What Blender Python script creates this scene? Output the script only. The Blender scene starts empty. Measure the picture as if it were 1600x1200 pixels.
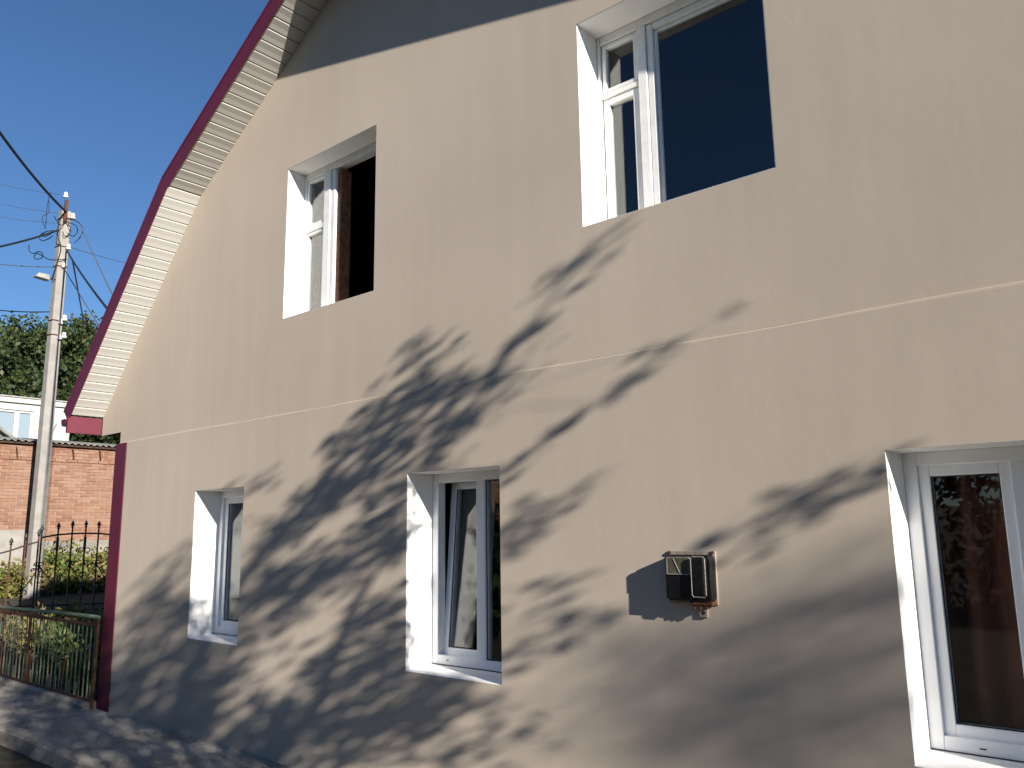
import bpy, bmesh, math, random
import numpy as np
from mathutils import Vector, Matrix
random.seed(7); rng = np.random.default_rng(11)
SC = bpy.context.scene
COL = SC.collection

# ------------------------------------------------------------------ camera
CAM = np.array([8.51549, -3.79438, 1.70])
FPX, YAW, PITCH, ROLL = 1266.753, -0.70703, 0.178962, -0.0145947     # focal length in px of a 1600 px wide frame
def cam_axes():
    cy, sy = math.cos(YAW), math.sin(YAW); cp, sp = math.cos(PITCH), math.sin(PITCH)
    w = np.array([sy*cp, cy*cp, sp]); r = np.array([cy, -sy, 0.0]); u = np.cross(r, w)
    cr, sr = math.cos(ROLL), math.sin(ROLL)
    return cr*r+sr*u, -sr*r+cr*u, w
RX, UP, FW = cam_axes()
cd = bpy.data.cameras.new('camera'); cam = bpy.data.objects.new('camera', cd); COL.objects.link(cam)
cd.sensor_fit = 'HORIZONTAL'; cd.sensor_width = 36.0; cd.lens = FPX/1600*36.0
cd.clip_start = 0.05; cd.clip_end = 2000
m = Matrix.Identity(4)
for i in range(3):
    m[i][0] = RX[i]; m[i][1] = UP[i]; m[i][2] = -FW[i]; m[i][3] = CAM[i]
cam.matrix_world = m
SC.camera = cam

# ------------------------------------------------------------------ light
SK, SZ = 3.60, 1.35                       # for one metre into the wall the light runs 3.6 m left and 1.35 m down
SUN = np.array([-SK, 1.0, -SZ])           # travel direction of sunlight
sun_el = math.atan2(SZ, math.hypot(SK, 1.0)); sun_az = math.atan2(SK, -1.0)
wd = bpy.data.worlds.new('World'); SC.world = wd; wd.use_nodes = True
nt = wd.node_tree; bg = nt.nodes['Background']
sky = nt.nodes.new('ShaderNodeTexSky'); sky.sky_type = 'NISHITA'; sky.sun_disc = False
sky.sun_elevation = sun_el; sky.sun_rotation = sun_az
sky.altitude = 200; sky.air_density = 1.0; sky.dust_density = 0.0; sky.ozone_density = 6.5
nt.links.new(sky.outputs[0], bg.inputs[0]); bg.inputs[1].default_value = 0.056
sl = bpy.data.lights.new('sun', 'SUN'); sl.energy = 5.0; sl.angle = math.radians(0.53); sl.color = (1.0, 0.94, 0.85)
so = bpy.data.objects.new('sun', sl); COL.objects.link(so)
so.rotation_euler = Vector(SUN).to_track_quat('-Z', 'Y').to_euler()
SC.view_settings.view_transform = 'Standard'; SC.view_settings.look = 'None'
SC.view_settings.exposure = 1.06; SC.view_settings.gamma = 1.0
SC.view_settings.use_curve_mapping = False

# ------------------------------------------------------------------ pixel helpers (1600x1200 photograph)
def ray(px, py): return FW + RX*(px-800)/FPX - UP*(py-600)/FPX
def on_y(px, py, y=0.0):
    d = ray(px, py); t = (y-CAM[1])/d[1]; return CAM + d*t
def on_x(px, py, x):
    d = ray(px, py); t = (x-CAM[0])/d[0]; return CAM + d*t
def screen(P):
    d = np.asarray(P)-CAM; z = d@FW
    return 800+FPX*(d@RX)/z, 600-FPX*(d@UP)/z, z

# ------------------------------------------------------------------ materials
M = {}
def mat(name, col, rough=0.6, spec=0.5, metal=0.0, noise=None, bump=None, dr=0.0):
    """noise = (scale, amount, detail) colour mottling; bump = (scale, strength)"""
    mt = bpy.data.materials.new(name); mt.use_nodes = True; n = mt.node_tree; b = n.nodes['Principled BSDF']
    b.inputs['Base Color'].default_value = (*col, 1); b.inputs['Roughness'].default_value = rough
    b.inputs['Metallic'].default_value = metal; b.inputs['Specular IOR Level'].default_value = spec
    if 'Diffuse Roughness' in b.inputs: b.inputs['Diffuse Roughness'].default_value = dr
    tc = n.nodes.new('ShaderNodeTexCoord')
    if noise:
        t = n.nodes.new('ShaderNodeTexNoise'); t.inputs['Scale'].default_value = noise[0]; t.inputs['Detail'].default_value = noise[2]
        n.links.new(tc.outputs['Object'], t.inputs['Vector'])
        r = n.nodes.new('ShaderNodeValToRGB'); a = noise[1]
        r.color_ramp.elements[0].position = .3; r.color_ramp.elements[1].position = .7
        r.color_ramp.elements[0].color = (*[c*(1-a) for c in col], 1); r.color_ramp.elements[1].color = (*[min(1, c*(1+a)) for c in col], 1)
        n.links.new(t.outputs['Fac'], r.inputs[0]); n.links.new(r.outputs[0], b.inputs['Base Color'])
    if bump:
        t2 = n.nodes.new('ShaderNodeTexNoise'); t2.inputs['Scale'].default_value = bump[0]; t2.inputs['Detail'].default_value = 6
        n.links.new(tc.outputs['Object'], t2.inputs['Vector'])
        bp = n.nodes.new('ShaderNodeBump'); bp.inputs['Strength'].default_value = bump[1]; bp.inputs['Distance'].default_value = 0.01
        n.links.new(t2.outputs['Fac'], bp.inputs['Height']); n.links.new(bp.outputs[0], b.inputs['Normal'])
    M[name] = mt; return mt

def stucco():
    mt = mat('stucco', (.47, .385, .29), .92, .1, dr=.2); n = mt.node_tree; b = n.nodes['Principled BSDF']; L = n.links.new
    tc = n.nodes.new('ShaderNodeTexCoord')
    def noise(scale, detail, vec=None, rough=.5):
        t = n.nodes.new('ShaderNodeTexNoise'); t.inputs['Scale'].default_value = scale; t.inputs['Detail'].default_value = detail
        t.inputs['Roughness'].default_value = rough
        L(vec if vec else tc.outputs['Object'], t.inputs['Vector']); return t.outputs['Fac']
    def mp(sx, sy, sz):
        q = n.nodes.new('ShaderNodeMapping'); q.inputs['Scale'].default_value = (sx, sy, sz); L(tc.outputs['Object'], q.inputs[0]); return q.outputs[0]
    def math_(op, a, c):
        q = n.nodes.new('ShaderNodeMath'); q.operation = op
        for i, v in enumerate((a, c)):
            if isinstance(v, float): q.inputs[i].default_value = v
            else: L(v, q.inputs[i])
        return q.outputs[0]
    big = noise(.55, 5); streak = noise(1.0, 5, mp(7, 7, .55)); roll = noise(1.0, 4, mp(18, 18, 14)); fine = noise(160, 4)
    s = math_('ADD', math_('MULTIPLY', big, .55), math_('ADD', math_('MULTIPLY', streak, .22), math_('MULTIPLY', fine, .15)))
    r = n.nodes.new('ShaderNodeValToRGB'); e = r.color_ramp.elements
    e[0].position = .30; e[0].color = (.40, .338, .273, 1); e[1].position = .70; e[1].color = (.50, .427, .350, 1)
    L(s, r.inputs[0]); L(r.outputs[0], b.inputs['Base Color'])
    h = math_('ADD', math_('MULTIPLY', roll, .45), math_('ADD', math_('MULTIPLY', fine, .10), math_('MULTIPLY', noise(1.0, 5, mp(3, 3, 1.2)), .9)))
    # a few trowel ridges
    v = n.nodes.new('ShaderNodeTexVoronoi'); v.feature = 'DISTANCE_TO_EDGE'; v.inputs['Scale'].default_value = .9
    w = n.nodes.new('ShaderNodeVectorMath'); w.operation = 'ADD'; nz = n.nodes.new('ShaderNodeTexNoise'); nz.inputs['Scale'].default_value = 2.5; nz.inputs['Detail'].default_value = 4
    L(tc.outputs['Object'], nz.inputs['Vector']); L(tc.outputs['Object'], w.inputs[0]); L(nz.outputs['Color'], w.inputs[1]); L(w.outputs[0], v.inputs['Vector'])
    rr = n.nodes.new('ShaderNodeMapRange'); rr.inputs['From Max'].default_value = .012; rr.inputs['To Min'].default_value = .16; rr.inputs['To Max'].default_value = 0.0
    L(v.outputs['Distance'], rr.inputs['Value'])
    msk = n.nodes.new('ShaderNodeMapRange'); msk.inputs['From Min'].default_value = .55; msk.inputs['From Max'].default_value = .68
    L(noise(1.3, 3), msk.inputs['Value'])
    h = math_('ADD', h, math_('MULTIPLY', rr.outputs[0], msk.outputs[0]))
    bp = n.nodes.new('ShaderNodeBump'); bp.inputs['Strength'].default_value = .20; bp.inputs['Distance'].default_value = .006
    L(h, bp.inputs['Height']); L(bp.outputs[0], b.inputs['Normal'])
stucco()

def glass(name, tint=(.86, .9, .9)):
    mt = bpy.data.materials.new(name); mt.use_nodes = True; n = mt.node_tree; n.nodes.clear(); L = n.links.new
    o = n.nodes.new('ShaderNodeOutputMaterial'); mx = n.nodes.new('ShaderNodeMixShader'); g = n.nodes.new('ShaderNodeBsdfGlossy'); t = n.nodes.new('ShaderNodeBsdfTransparent')
    lw_ = n.nodes.new('ShaderNodeLayerWeight'); lw_.inputs['Blend'].default_value = .5
    pw_ = n.nodes.new('ShaderNodeMath'); pw_.operation = 'POWER'; pw_.inputs[1].default_value = 4.0; L(lw_.outputs['Facing'], pw_.inputs[0])
    f = n.nodes.new('ShaderNodeMath'); f.operation = 'MULTIPLY_ADD'; f.inputs[1].default_value = .9; f.inputs[2].default_value = .07; L(pw_.outputs[0], f.inputs[0])
    g.inputs['Roughness'].default_value = .01; t.inputs['Color'].default_value = (*tint, 1)
    L(f.outputs[0], mx.inputs[0]); L(t.outputs[0], mx.inputs[1]); L(g.outputs[0], mx.inputs[2]); L(mx.outputs[0], o.inputs[0]); M[name] = mt
glass('glass')

def leafmat(name, c1, c2, trans=.35):
    mt = bpy.data.materials.new(name); mt.use_nodes = True; n = mt.node_tree; b = n.nodes['Principled BSDF']; L = n.links.new
    g = n.nodes.new('ShaderNodeNewGeometry'); r = n.nodes.new('ShaderNodeValToRGB'); e = r.color_ramp.elements
    e[0].color = (*c1, 1); e[1].color = (*c2, 1); L(g.outputs['Random Per Island'], r.inputs[0]); L(r.outputs[0], b.inputs['Base Color'])
    b.inputs['Roughness'].default_value = .55; b.inputs['Specular IOR Level'].default_value = .3
    t = n.nodes.new('ShaderNodeBsdfTranslucent'); L(r.outputs[0], t.inputs['Color']); mx = n.nodes.new('ShaderNodeMixShader'); mx.inputs[0].default_value = trans
    L(b.outputs[0], mx.inputs[1]); L(t.outputs[0], mx.inputs[2]); L(mx.outputs[0], n.nodes['Material Output'].inputs[0]); M[name] = mt
leafmat('leaf_yard', (.045, .085, .02), (.09, .13, .035))
leafmat('leaf_far', (.012, .030, .008), (.075, .088, .026), .2)
leafmat('leaf_far_dark', (.009, .024, .008), (.045, .060, .020), .2)
leafmat('leaf_weed', (.07, .12, .02), (.2, .2, .05))
leafmat('leaf_dry', (.16, .14, .05), (.3, .24, .1))

def fabric(name, col, trans=.4):
    mt = bpy.data.materials.new(name); mt.use_nodes = True; n = mt.node_tree; b = n.nodes['Principled BSDF']; L = n.links.new
    b.inputs['Base Color'].default_value = (*col, 1); b.inputs['Roughness'].default_value = .9
    t = n.nodes.new('ShaderNodeBsdfTranslucent'); t.inputs['Color'].default_value = (*col, 1); mx = n.nodes.new('ShaderNodeMixShader'); mx.inputs[0].default_value = trans
    w = n.nodes.new('ShaderNodeTexNoise'); w.inputs['Scale'].default_value = 220; bp = n.nodes.new('ShaderNodeBump'); bp.inputs['Strength'].default_value = .2
    L(w.outputs['Fac'], bp.inputs['Height']); L(bp.outputs[0], b.inputs['Normal'])
    L(b.outputs[0], mx.inputs[1]); L(t.outputs[0], mx.inputs[2]); L(mx.outputs[0], n.nodes['Material Output'].inputs[0]); M[name] = mt
fabric('sheer', (.045, .045, .04)); fabric('terracotta_cloth', (.5, .16, .06), .2); fabric('brown_cloth', (.26, .09, .055), .2)

mat('white_plaster', (.82, .81, .79), .85, .2, noise=(6, .03, 5), bump=(35, .12))
mat('upvc', (.80, .81, .82), .32, .5, noise=(5, .02, 4))
mat('gasket', (.02, .02, .022), .6)
mat('old_paint', (.74, .73, .70), .55, .4, noise=(14, .07, 8), bump=(60, .15))
mat('bare_wood', (.24, .10, .05), .75, .3, noise=(22, .35, 8), bump=(50, .3))
mat('vinyl', (.455, .438, .402), .5, .35, noise=(3, .04, 4))
mat('maroon', (.105, .010, .030), .5, .35, noise=(4, .10, 4))
mat('maroon_flat', (.105, .013, .027), .5, .4, noise=(7, .12, 4))
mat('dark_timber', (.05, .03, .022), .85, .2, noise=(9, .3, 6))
mat('bakelite', (.006, .006, .0065), .4, .35, noise=(30, .5, 6), bump=(60, .12))
mat('bakelite_worn', (.22, .20, .17), .7, .3, noise=(60, .35, 6))
mat('meter_glass', (.085, .078, .055), .22, .5, noise=(9, .35, 5))
mat('cream_board', (.30, .25, .20), .8, .2, noise=(20, .2, 6), bump=(40, .3))
mat('rust', (.085, .035, .022), .85, .2, noise=(25, .4, 8), bump=(70, .4))
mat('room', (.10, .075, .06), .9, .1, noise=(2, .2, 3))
mat('room_dark', (.03, .022, .02), .95, .1, noise=(2, .2, 3))
mat('red_cabinet', (.16, .035, .02), .5)
mat('bottle_green', (.02, .06, .045), .2)
mat('green_paint', (.12, .17, .105), .6, .4, noise=(24, .3, 8), bump=(70, .3))
mat('pale_paint', (.33, .30, .19), .65, .3, noise=(30, .3, 8), bump=(70, .3))
mat('rust_bar', (.14, .065, .035), .8, .3, noise=(30, .4, 8), bump=(70, .3))
mat('black_iron', (.018, .016, .016), .5, .5, noise=(18, .3, 5))
mat('pole_concrete', (.25, .235, .215), .9, .2, noise=(5, .14, 8), bump=(30, .3))
mat('insulator', (.6, .59, .55), .2, .6)
mat('cable', (.012, .013, .016), .6, .3)
mat('thin_wire', (.10, .11, .13), .5, .4)
mat('zinc', (.27, .27, .25), .6, .4, metal=.2, noise=(10, .2, 5))
mat('slate', (.20, .20, .18), .9, .2, noise=(6, .3, 7), bump=(30, .4))
mat('mortar', (.27, .23, .19), .95, .1, noise=(14, .2, 6))
mat('far_white', (.41, .405, .38), .85, .2, noise=(.8, .06, 6))
mat('far_pane', (.20, .25, .29), .3, .5)
mat('far_dark', (.08, .085, .09), .6)
mat('bark', (.10, .075, .055), .95, .1, noise=(14, .35, 8), bump=(20, .8))
mat('stem', (.10, .13, .05), .8)
mat('petal', (.7, .55, .5), .7)

def brickmat():
    mt = bpy.data.materials.new('brick'); mt.use_nodes = True; n = mt.node_tree; b = n.nodes['Principled BSDF']; L = n.links.new
    g = n.nodes.new('ShaderNodeNewGeometry'); r = n.nodes.new('ShaderNodeValToRGB'); e = r.color_ramp.elements
    e[0].color = (.17, .078, .05, 1); e[1].color = (.25, .145, .10, 1); k = e.new(.5); k.color = (.21, .102, .066, 1)
    L(g.outputs['Random Per Island'], r.inputs[0])
    t = n.nodes.new('ShaderNodeTexNoise'); t.inputs['Scale'].default_value = 1.2; t.inputs['Detail'].default_value = 8
    tc = n.nodes.new('ShaderNodeTexCoord'); L(tc.outputs['Object'], t.inputs['Vector'])
    mr = n.nodes.new('ShaderNodeMapRange'); mr.inputs['From Min'].default_value = .35; mr.inputs['From Max'].default_value = .75; mr.inputs['To Max'].default_value = .45
    L(t.outputs['Fac'], mr.inputs['Value'])
    mx = n.nodes.new('ShaderNodeMix'); mx.data_type = 'RGBA'; L(mr.outputs[0], mx.inputs['Factor']); L(r.outputs[0], mx.inputs['A']); mx.inputs['B'].default_value = (.28, .195, .14, 1)
    L(mx.outputs['Result'], b.inputs['Base Color']); b.inputs['Roughness'].default_value = .92; b.inputs['Specular IOR Level'].default_value = .15; M['brick'] = mt
brickmat()

def concrete_path():
    mt = mat('path_concrete', (.25, .235, .21), .93, .15, dr=.6); n = mt.node_tree; b = n.nodes['Principled BSDF']; L = n.links.new
    tc = n.nodes.new('ShaderNodeTexCoord')
    a = n.nodes.new('ShaderNodeTexNoise'); a.inputs['Scale'].default_value = 1.6; a.inputs['Detail'].default_value = 9; a.inputs['Roughness'].default_value = .65
    c = n.nodes.new('ShaderNodeTexNoise'); c.inputs['Scale'].default_value = 45; c.inputs['Detail'].default_value = 6
    for q in (a, c): L(tc.outputs['Object'], q.inputs['Vector'])
    ad = n.nodes.new('ShaderNodeMath'); ad.operation = 'ADD'; mu = n.nodes.new('ShaderNodeMath'); mu.operation = 'MULTIPLY'; mu.inputs[1].default_value = .45
    L(c.outputs['Fac'], mu.inputs[0]); L(a.outputs['Fac'], ad.inputs[0]); L(mu.outputs[0], ad.inputs[1])
    r = n.nodes.new('ShaderNodeValToRGB'); e = r.color_ramp.elements; e[0].position = .5; e[0].color = (.13, .115, .10, 1); e[1].position = .9; e[1].color = (.34, .315, .275, 1)
    L(ad.outputs[0], r.inputs[0]); L(r.outputs[0], b.inputs['Base Color'])
    bp = n.nodes.new('ShaderNodeBump'); bp.inputs['Strength'].default_value = .7; bp.inputs['Distance'].default_value = .02; L(ad.outputs[0], bp.inputs['Height']); L(bp.outputs[0], b.inputs['Normal'])
concrete_path()
mat('soil', (.062, .056, .042), .95, .1, noise=(3, .4, 9), bump=(12, .9))
mat('asphalt', (.06, .06, .062), .9, .2, noise=(8, .2, 8), bump=(60, .4))

# ------------------------------------------------------------------ mesh helpers
class MB:
    def __init__(s): s.v = []; s.f = []
    def add(s, vs, fs):
        o = len(s.v); s.v += [tuple(map(float, q)) for q in vs]; s.f += [tuple(i+o for i in q) for q in fs]; return s
    def box(s, x0, x1, y0, y1, z0, z1):
        vs = [(x, y, z) for z in (z0, z1) for y in (y0, y1) for x in (x0, x1)]
        return s.add(vs, [(0, 2, 3, 1), (4, 5, 7, 6), (0, 1, 5, 4), (2, 6, 7, 3), (0, 4, 6, 2), (1, 3, 7, 5)])
    def prism(s, pts, a0, a1, axis='y'):
        """polygon in the two other axes (x,z for 'y'; y,z for 'x') swept along axis"""
        n = len(pts)
        if axis == 'y': vs = [(p[0], a0, p[1]) for p in pts]+[(p[0], a1, p[1]) for p in pts]
        elif axis == 'x': vs = [(a0, p[0], p[1]) for p in pts]+[(a1, p[0], p[1]) for p in pts]
        else: vs = [(p[0], p[1], a0) for p in pts]+[(p[0], p[1], a1) for p in pts]
        return s.add(vs, [tuple(range(n)), tuple(range(2*n-1, n-1, -1))]+[(i, n+i, n+(i+1) % n, (i+1) % n) for i in range(n)])
    def tube(s, pts, r, n=6, cap=True):
        pts = [Vector(p) for p in pts]; rs = r if hasattr(r, '__len__') else [r]*len(pts)
        base = len(s.v); up = Vector((0, 0, 1))
        for i, p in enumerate(pts):
            t = (pts[min(i+1, len(pts)-1)]-pts[max(i-1, 0)]); t = t.normalized() if t.length > 1e-9 else Vector((0, 0, 1))
            a = t.cross(up if abs(t.z) < .9 else Vector((1, 0, 0))).normalized(); b = t.cross(a)
            for k in range(n):
                c = 2*math.pi*k/n; q = p+(a*math.cos(c)+b*math.sin(c))*rs[i]; s.v.append(tuple(q))
        for i in range(len(pts)-1):
            for k in range(n):
                s.f.append((base+i*n+k, base+i*n+(k+1) % n, base+(i+1)*n+(k+1) % n, base+(i+1)*n+k))
        if cap:
            s.f.append(tuple(base+k for k in range(n))[::-1]); s.f.append(tuple(base+(len(pts)-1)*n+k for k in range(n)))
        return s
    def lathe(s, prof, c, n=10, axis='z'):
        base = len(s.v)
        for r, h in prof:
            for k in range(n):
                a = 2*math.pi*k/n; x, y = r*math.cos(a), r*math.sin(a)
                s.v.append((c[0]+x, c[1]+y, c[2]+h) if axis == 'z' else (c[0]+x, c[1]+h, c[2]+y))
        for i in range(len(prof)-1):
            for k in range(n):
                s.f.append((base+i*n+k, base+i*n+(k+1) % n, base+(i+1)*n+(k+1) % n, base+(i+1)*n+k))
        s.f.append(tuple(base+k for k in range(n))[::-1]); s.f.append(tuple(base+(len(prof)-1)*n+k for k in range(n)))
        return s
    def build(s, name, material, parent=None, bevel=0.0, smooth=False, segs=1):
        me = bpy.data.meshes.new(name); me.from_pydata(s.v, [], s.f); me.update()
        bm = bmesh.new(); bm.from_mesh(me); bmesh.ops.recalc_face_normals(bm, faces=bm.faces)
        if bevel: bmesh.ops.bevel(bm, geom=list(bm.edges), offset=bevel, segments=segs, affect='EDGES', profile=.5, clamp_overlap=True)
        bm.to_mesh(me); bm.free()
        if smooth: me.polygons.foreach_set('use_smooth', [True]*len(me.polygons))
        me.materials.append(M[material]); o = bpy.data.objects.new(name, me); COL.objects.link(o)
        if parent: attach(o, parent)
        return o
def attach(o, parent):
    o.parent = parent
    o.matrix_parent_inverse = Matrix.Translation(-Vector(parent_world(parent)))
def parent_world(p):
    l = Vector(p.location)
    if p.parent is not None: l = l   # child meshes carry identity transforms
    return l
def tag(o, label, cat, group=None):
    o['label'] = label; o['category'] = cat
    if group: o['group'] = group
    return o
def struct(o): o['kind'] = 'structure'; return o
def empty(name, loc):
    o = bpy.data.objects.new(name, None); o.location = loc; o.empty_display_size = .2; COL.objects.link(o); return o
def clone(o, name, parent, delta):
    c = o.copy(); c.name = name; COL.objects.link(c); c.parent = parent; c.location = Vector(o.location)+Vector(delta); return c

def leaf_mesh(name, centers, normals_dirs, lens, widths, material, parent):
    """kite leaves; centers (N,3), dirs (N,2,3) long axis + side axis"""
    N = len(centers); c = np.asarray(centers); L = normals_dirs[:, 0]*lens[:, None]*.5; W = normals_dirs[:, 1]*widths[:, None]*.5
    nrm = np.cross(normals_dirs[:, 0], normals_dirs[:, 1])*(widths*.18)[:, None]
    v = np.stack([c-L, c+W-L*.15+nrm, c+L, c-W-L*.15+nrm], 1).reshape(-1, 3)
    me = bpy.data.meshes.new(name); me.vertices.add(4*N); me.vertices.foreach_set('co', v.ravel())
    idx = np.arange(4*N, dtype=np.int32).reshape(N, 4); tri = np.stack([idx[:, [0, 1, 2]], idx[:, [0, 2, 3]]], 1).reshape(-1)
    me.loops.add(6*N); me.loops.foreach_set('vertex_index', tri); me.polygons.add(2*N)
    me.polygons.foreach_set('loop_start', np.arange(0, 6*N, 3)); me.update(); me.validate()
    me.materials.append(M[material]); o = bpy.data.objects.new(name, me); COL.objects.link(o); o['kind'] = 'stuff'
    if parent: attach(o, parent)
    return o
def rand_dirs(N, droop=0.0):
    a = rng.normal(size=(N, 3)); a[:, 2] -= droop; a /= np.linalg.norm(a, axis=1)[:, None]
    b = rng.normal(size=(N, 3)); b -= (b*a).sum(1)[:, None]*a; b /= np.linalg.norm(b, axis=1)[:, None]
    return np.stack([a, b], 1)

# ================================================================== SETTING
def sst(a, b, x): t = min(1, max(0, (x-a)/(b-a))); return t*t*(3-2*t)
def ground_h(x, y):
    h = -.13 + .13*sst(-.6, -3.0, x)*sst(-.4, .5, y) + .40*sst(-2.0, -9.0, x)
    if x < -30: h += 9*sst(-30, -75, x)
    d = math.hypot(x, y)
    return h
xs = sorted(set([-900, -600, -400, -250, -160, -110, -90, -75, -65, -55, -45, -38, -32, -28, -24, -20, -17] + list(np.arange(-15, 0, .75)) + [0, 2, 4, 6, 8, 10, 13, 17, 22, 30, 45, 70, 110, 200, 400, 900]))
ys = sorted(set([-900, -400, -200, -100, -60, -40, -28, -20, -14, -10, -7, -5, -3.5, -2.5, -1.8, -1.4] + list(np.arange(-1.1, 8, .55)) + [8, 10, 13, 17, 22, 30, 45, 70, 120, 250, 500, 900]))
g = MB(); nx = len(xs)
for y in ys:
    for x in xs: g.v.append((x, y, ground_h(x, y)+(random.uniform(-.02, .02) if -12 < x < 11 and -9 < y < 8 else 0)))
for j in range(len(ys)-1):
    for i in range(nx-1): g.f.append((j*nx+i, j*nx+i+1, (j+1)*nx+i+1, (j+1)*nx+i))
struct(g.build('ground', 'soil', smooth=True))
# street between the gate and the brick building
st = MB(); yy = list(np.arange(-60, 61, 3.0)); xx = list(np.arange(-11.2, -7.9, .55))
for y in yy:
    for x in xx: st.v.append((x, y, ground_h(x, 0)+.035))
for j in range(len(yy)-1):
    for i in range(len(xx)-1): st.f.append((j*len(xx)+i, j*len(xx)+i+1, (j+1)*len(xx)+i+1, (j+1)*len(xx)+i))
struct(st.build('street', 'asphalt'))
# walkway along the wall, broken at one joint
wk = MB(); edge = []
x = -5.0
while x < 11.2:
    edge.append((x, -.915+random.uniform(-.014, .014))); x += .22
n = len(edge)
top_f = [(a, b, random.uniform(-.004, .004)) for a, b in edge]
rows = [[(a, b+.02, -.30) for a, b, c in top_f], [(a, b, -.02+c) for a, b, c in top_f], [(a, b+.025, c) for a, b, c in top_f], [(a, -.45, c*.7+.006) for a, b, c in top_f], [(a, .02, .004) for a, b, c in top_f]]
for r_ in rows: wk.v += r_
for j in range(len(rows)-1):
    for i in range(n-1): wk.f.append((j*n+i, j*n+i+1, (j+1)*n+i+1, (j+1)*n+i))
struct(wk.build('walkway', 'path_concrete'))

# ================================================================== HOUSE
house = empty('house', (3.5, 0, 0))
tag(house, 'tan stuccoed gable house with white window reveals and maroon roof edging', 'house')
APX = (3.44, 6.343)
def z_low(x): return 5.03+1.09*(x-1.22)      # soffit lines
def z_upp(x): return 5.03+.60*(x-1.22)
def z_rgt(x): return APX[1]+.02-.235*(x-APX[0])
KX = 1.22
XR = 11.2                                     # right end of the gable wall
OH = .34
WIN = {'A': (2.735, 3.920, 3.490, 4.839), 'B': (5.849, 7.049, 3.485, 4.828), 'C': (1.447, 2.262, .801, 2.101), 'D': (4.315, 5.167, .796, 2.101), 'E': (7.4375, 8.31, .717, 2.027)}
DEP = {'A': .18, 'B': .215, 'C': .245, 'D': .237, 'E': .25}
LEDGE = 2.673

def wall_piece(name, outline_x0, outline_x1, zb, ztop, wins, y0):
    """stucco sheet with openings; ztop is a function of x, zb a number"""
    xb = sorted(set([outline_x0, outline_x1]+[w[0] for w in wins]+[w[1] for w in wins]+[v for v in (-.19, KX, APX[0]) if outline_x0 < v < outline_x1]))
    mb = MB()
    for a, b in zip(xb[:-1], xb[1:]):
        inw = [w for w in wins if w[0] <= a+1e-6 and w[1] >= b-1e-6]
        segs = [(zb, None)]
        if inw:
            w = inw[0]; segs = [(zb, w[2]), (w[3], None)]
        for lo, hi in segs:
            za = ztop(a) if hi is None else hi; zc = ztop(b) if hi is None else hi
            mb.add([(a, y0, lo), (b, y0, lo), (b, y0, zc), (a, y0, za)], [(0, 1, 2, 3)])
    return mb
def ztop(x):
    if x <= KX: return z_low(x)-.002
    if x <= APX[0]: return z_upp(x)-.002
    return z_rgt(x)-.002
up = wall_piece('gable_wall', -.19, XR, LEDGE, ztop, [WIN['A'], WIN['B']], 0.0)
up.add([(-.655, 0, 2.787), (-.19, 0, 2.787), (-.19, 0, ztop(-.19)), (-.655, 0, ztop(-.655))], [(0, 1, 2, 3)])
up.build('gable_wall', 'stucco', house)
lo_y = -.007
lw = wall_piece('lower_wall', -.01, XR, -.02, lambda x: LEDGE-.010, [WIN['C'], WIN['D'], WIN['E']], lo_y)
# lip on top of the thicker lower coat, slightly wavy
xs_ = list(np.arange(-.19, XR+.01, .18))
for a, b in zip(xs_[:-1], xs_[1:]):
    wa = .0025*math.sin(a*1.7)+.0015*math.sin(a*5.1); wb = .0025*math.sin(b*1.7)+.0015*math.sin(b*5.1)
    lw.add([(a, lo_y, LEDGE-.010), (b, lo_y, LEDGE-.010), (b, lo_y+.0015, LEDGE-.002+wb), (a, lo_y+.0015, LEDGE-.002+wa), (a, .001, LEDGE+.0015+wa), (b, .001, LEDGE+.0015+wb)], [(0, 1, 2, 3), (3, 2, 5, 4)])
lw.build('lower_wall', 'stucco', house)
# shell of the house: left, right and back walls, floors, inner faces
sh = MB(); sh.box(-.20, -.02, .02, 9, -.1, 4.2); sh.box(XR-.2, XR, .02, 9, -.1, 4.45); sh.box(-.2, XR, 8.8, 9, -.1, 4.0)
sh.build('side_wall', 'stucco', house)
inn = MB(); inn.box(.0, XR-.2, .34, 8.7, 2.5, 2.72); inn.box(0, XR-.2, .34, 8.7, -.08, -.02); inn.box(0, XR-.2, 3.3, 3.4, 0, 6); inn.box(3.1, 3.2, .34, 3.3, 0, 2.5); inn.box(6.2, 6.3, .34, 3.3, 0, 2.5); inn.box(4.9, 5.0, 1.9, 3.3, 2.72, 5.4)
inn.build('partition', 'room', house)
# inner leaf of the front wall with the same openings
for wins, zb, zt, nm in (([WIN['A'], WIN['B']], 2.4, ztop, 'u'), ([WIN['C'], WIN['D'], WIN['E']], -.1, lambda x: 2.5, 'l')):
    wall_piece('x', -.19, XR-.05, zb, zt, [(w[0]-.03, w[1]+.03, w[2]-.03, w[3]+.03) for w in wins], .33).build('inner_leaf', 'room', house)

# corner flashing (maroon sheet metal, wraps the corner)
ct = MB(); ct.box(-.243, .004, -.022, -.0145, -.01, 2.662); ct.box(-.243, -.236, -.0145, .28, -.01, 2.655); ct.build('corner_trim', 'maroon', house, bevel=.002)
# dark underside of the left eave
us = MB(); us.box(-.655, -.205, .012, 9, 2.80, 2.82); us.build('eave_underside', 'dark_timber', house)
us = MB(); us.box(-.235, -.20, .012, .2, 2.66, 2.80); us.build('eave_bracket', 'dark_timber', house)

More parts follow.
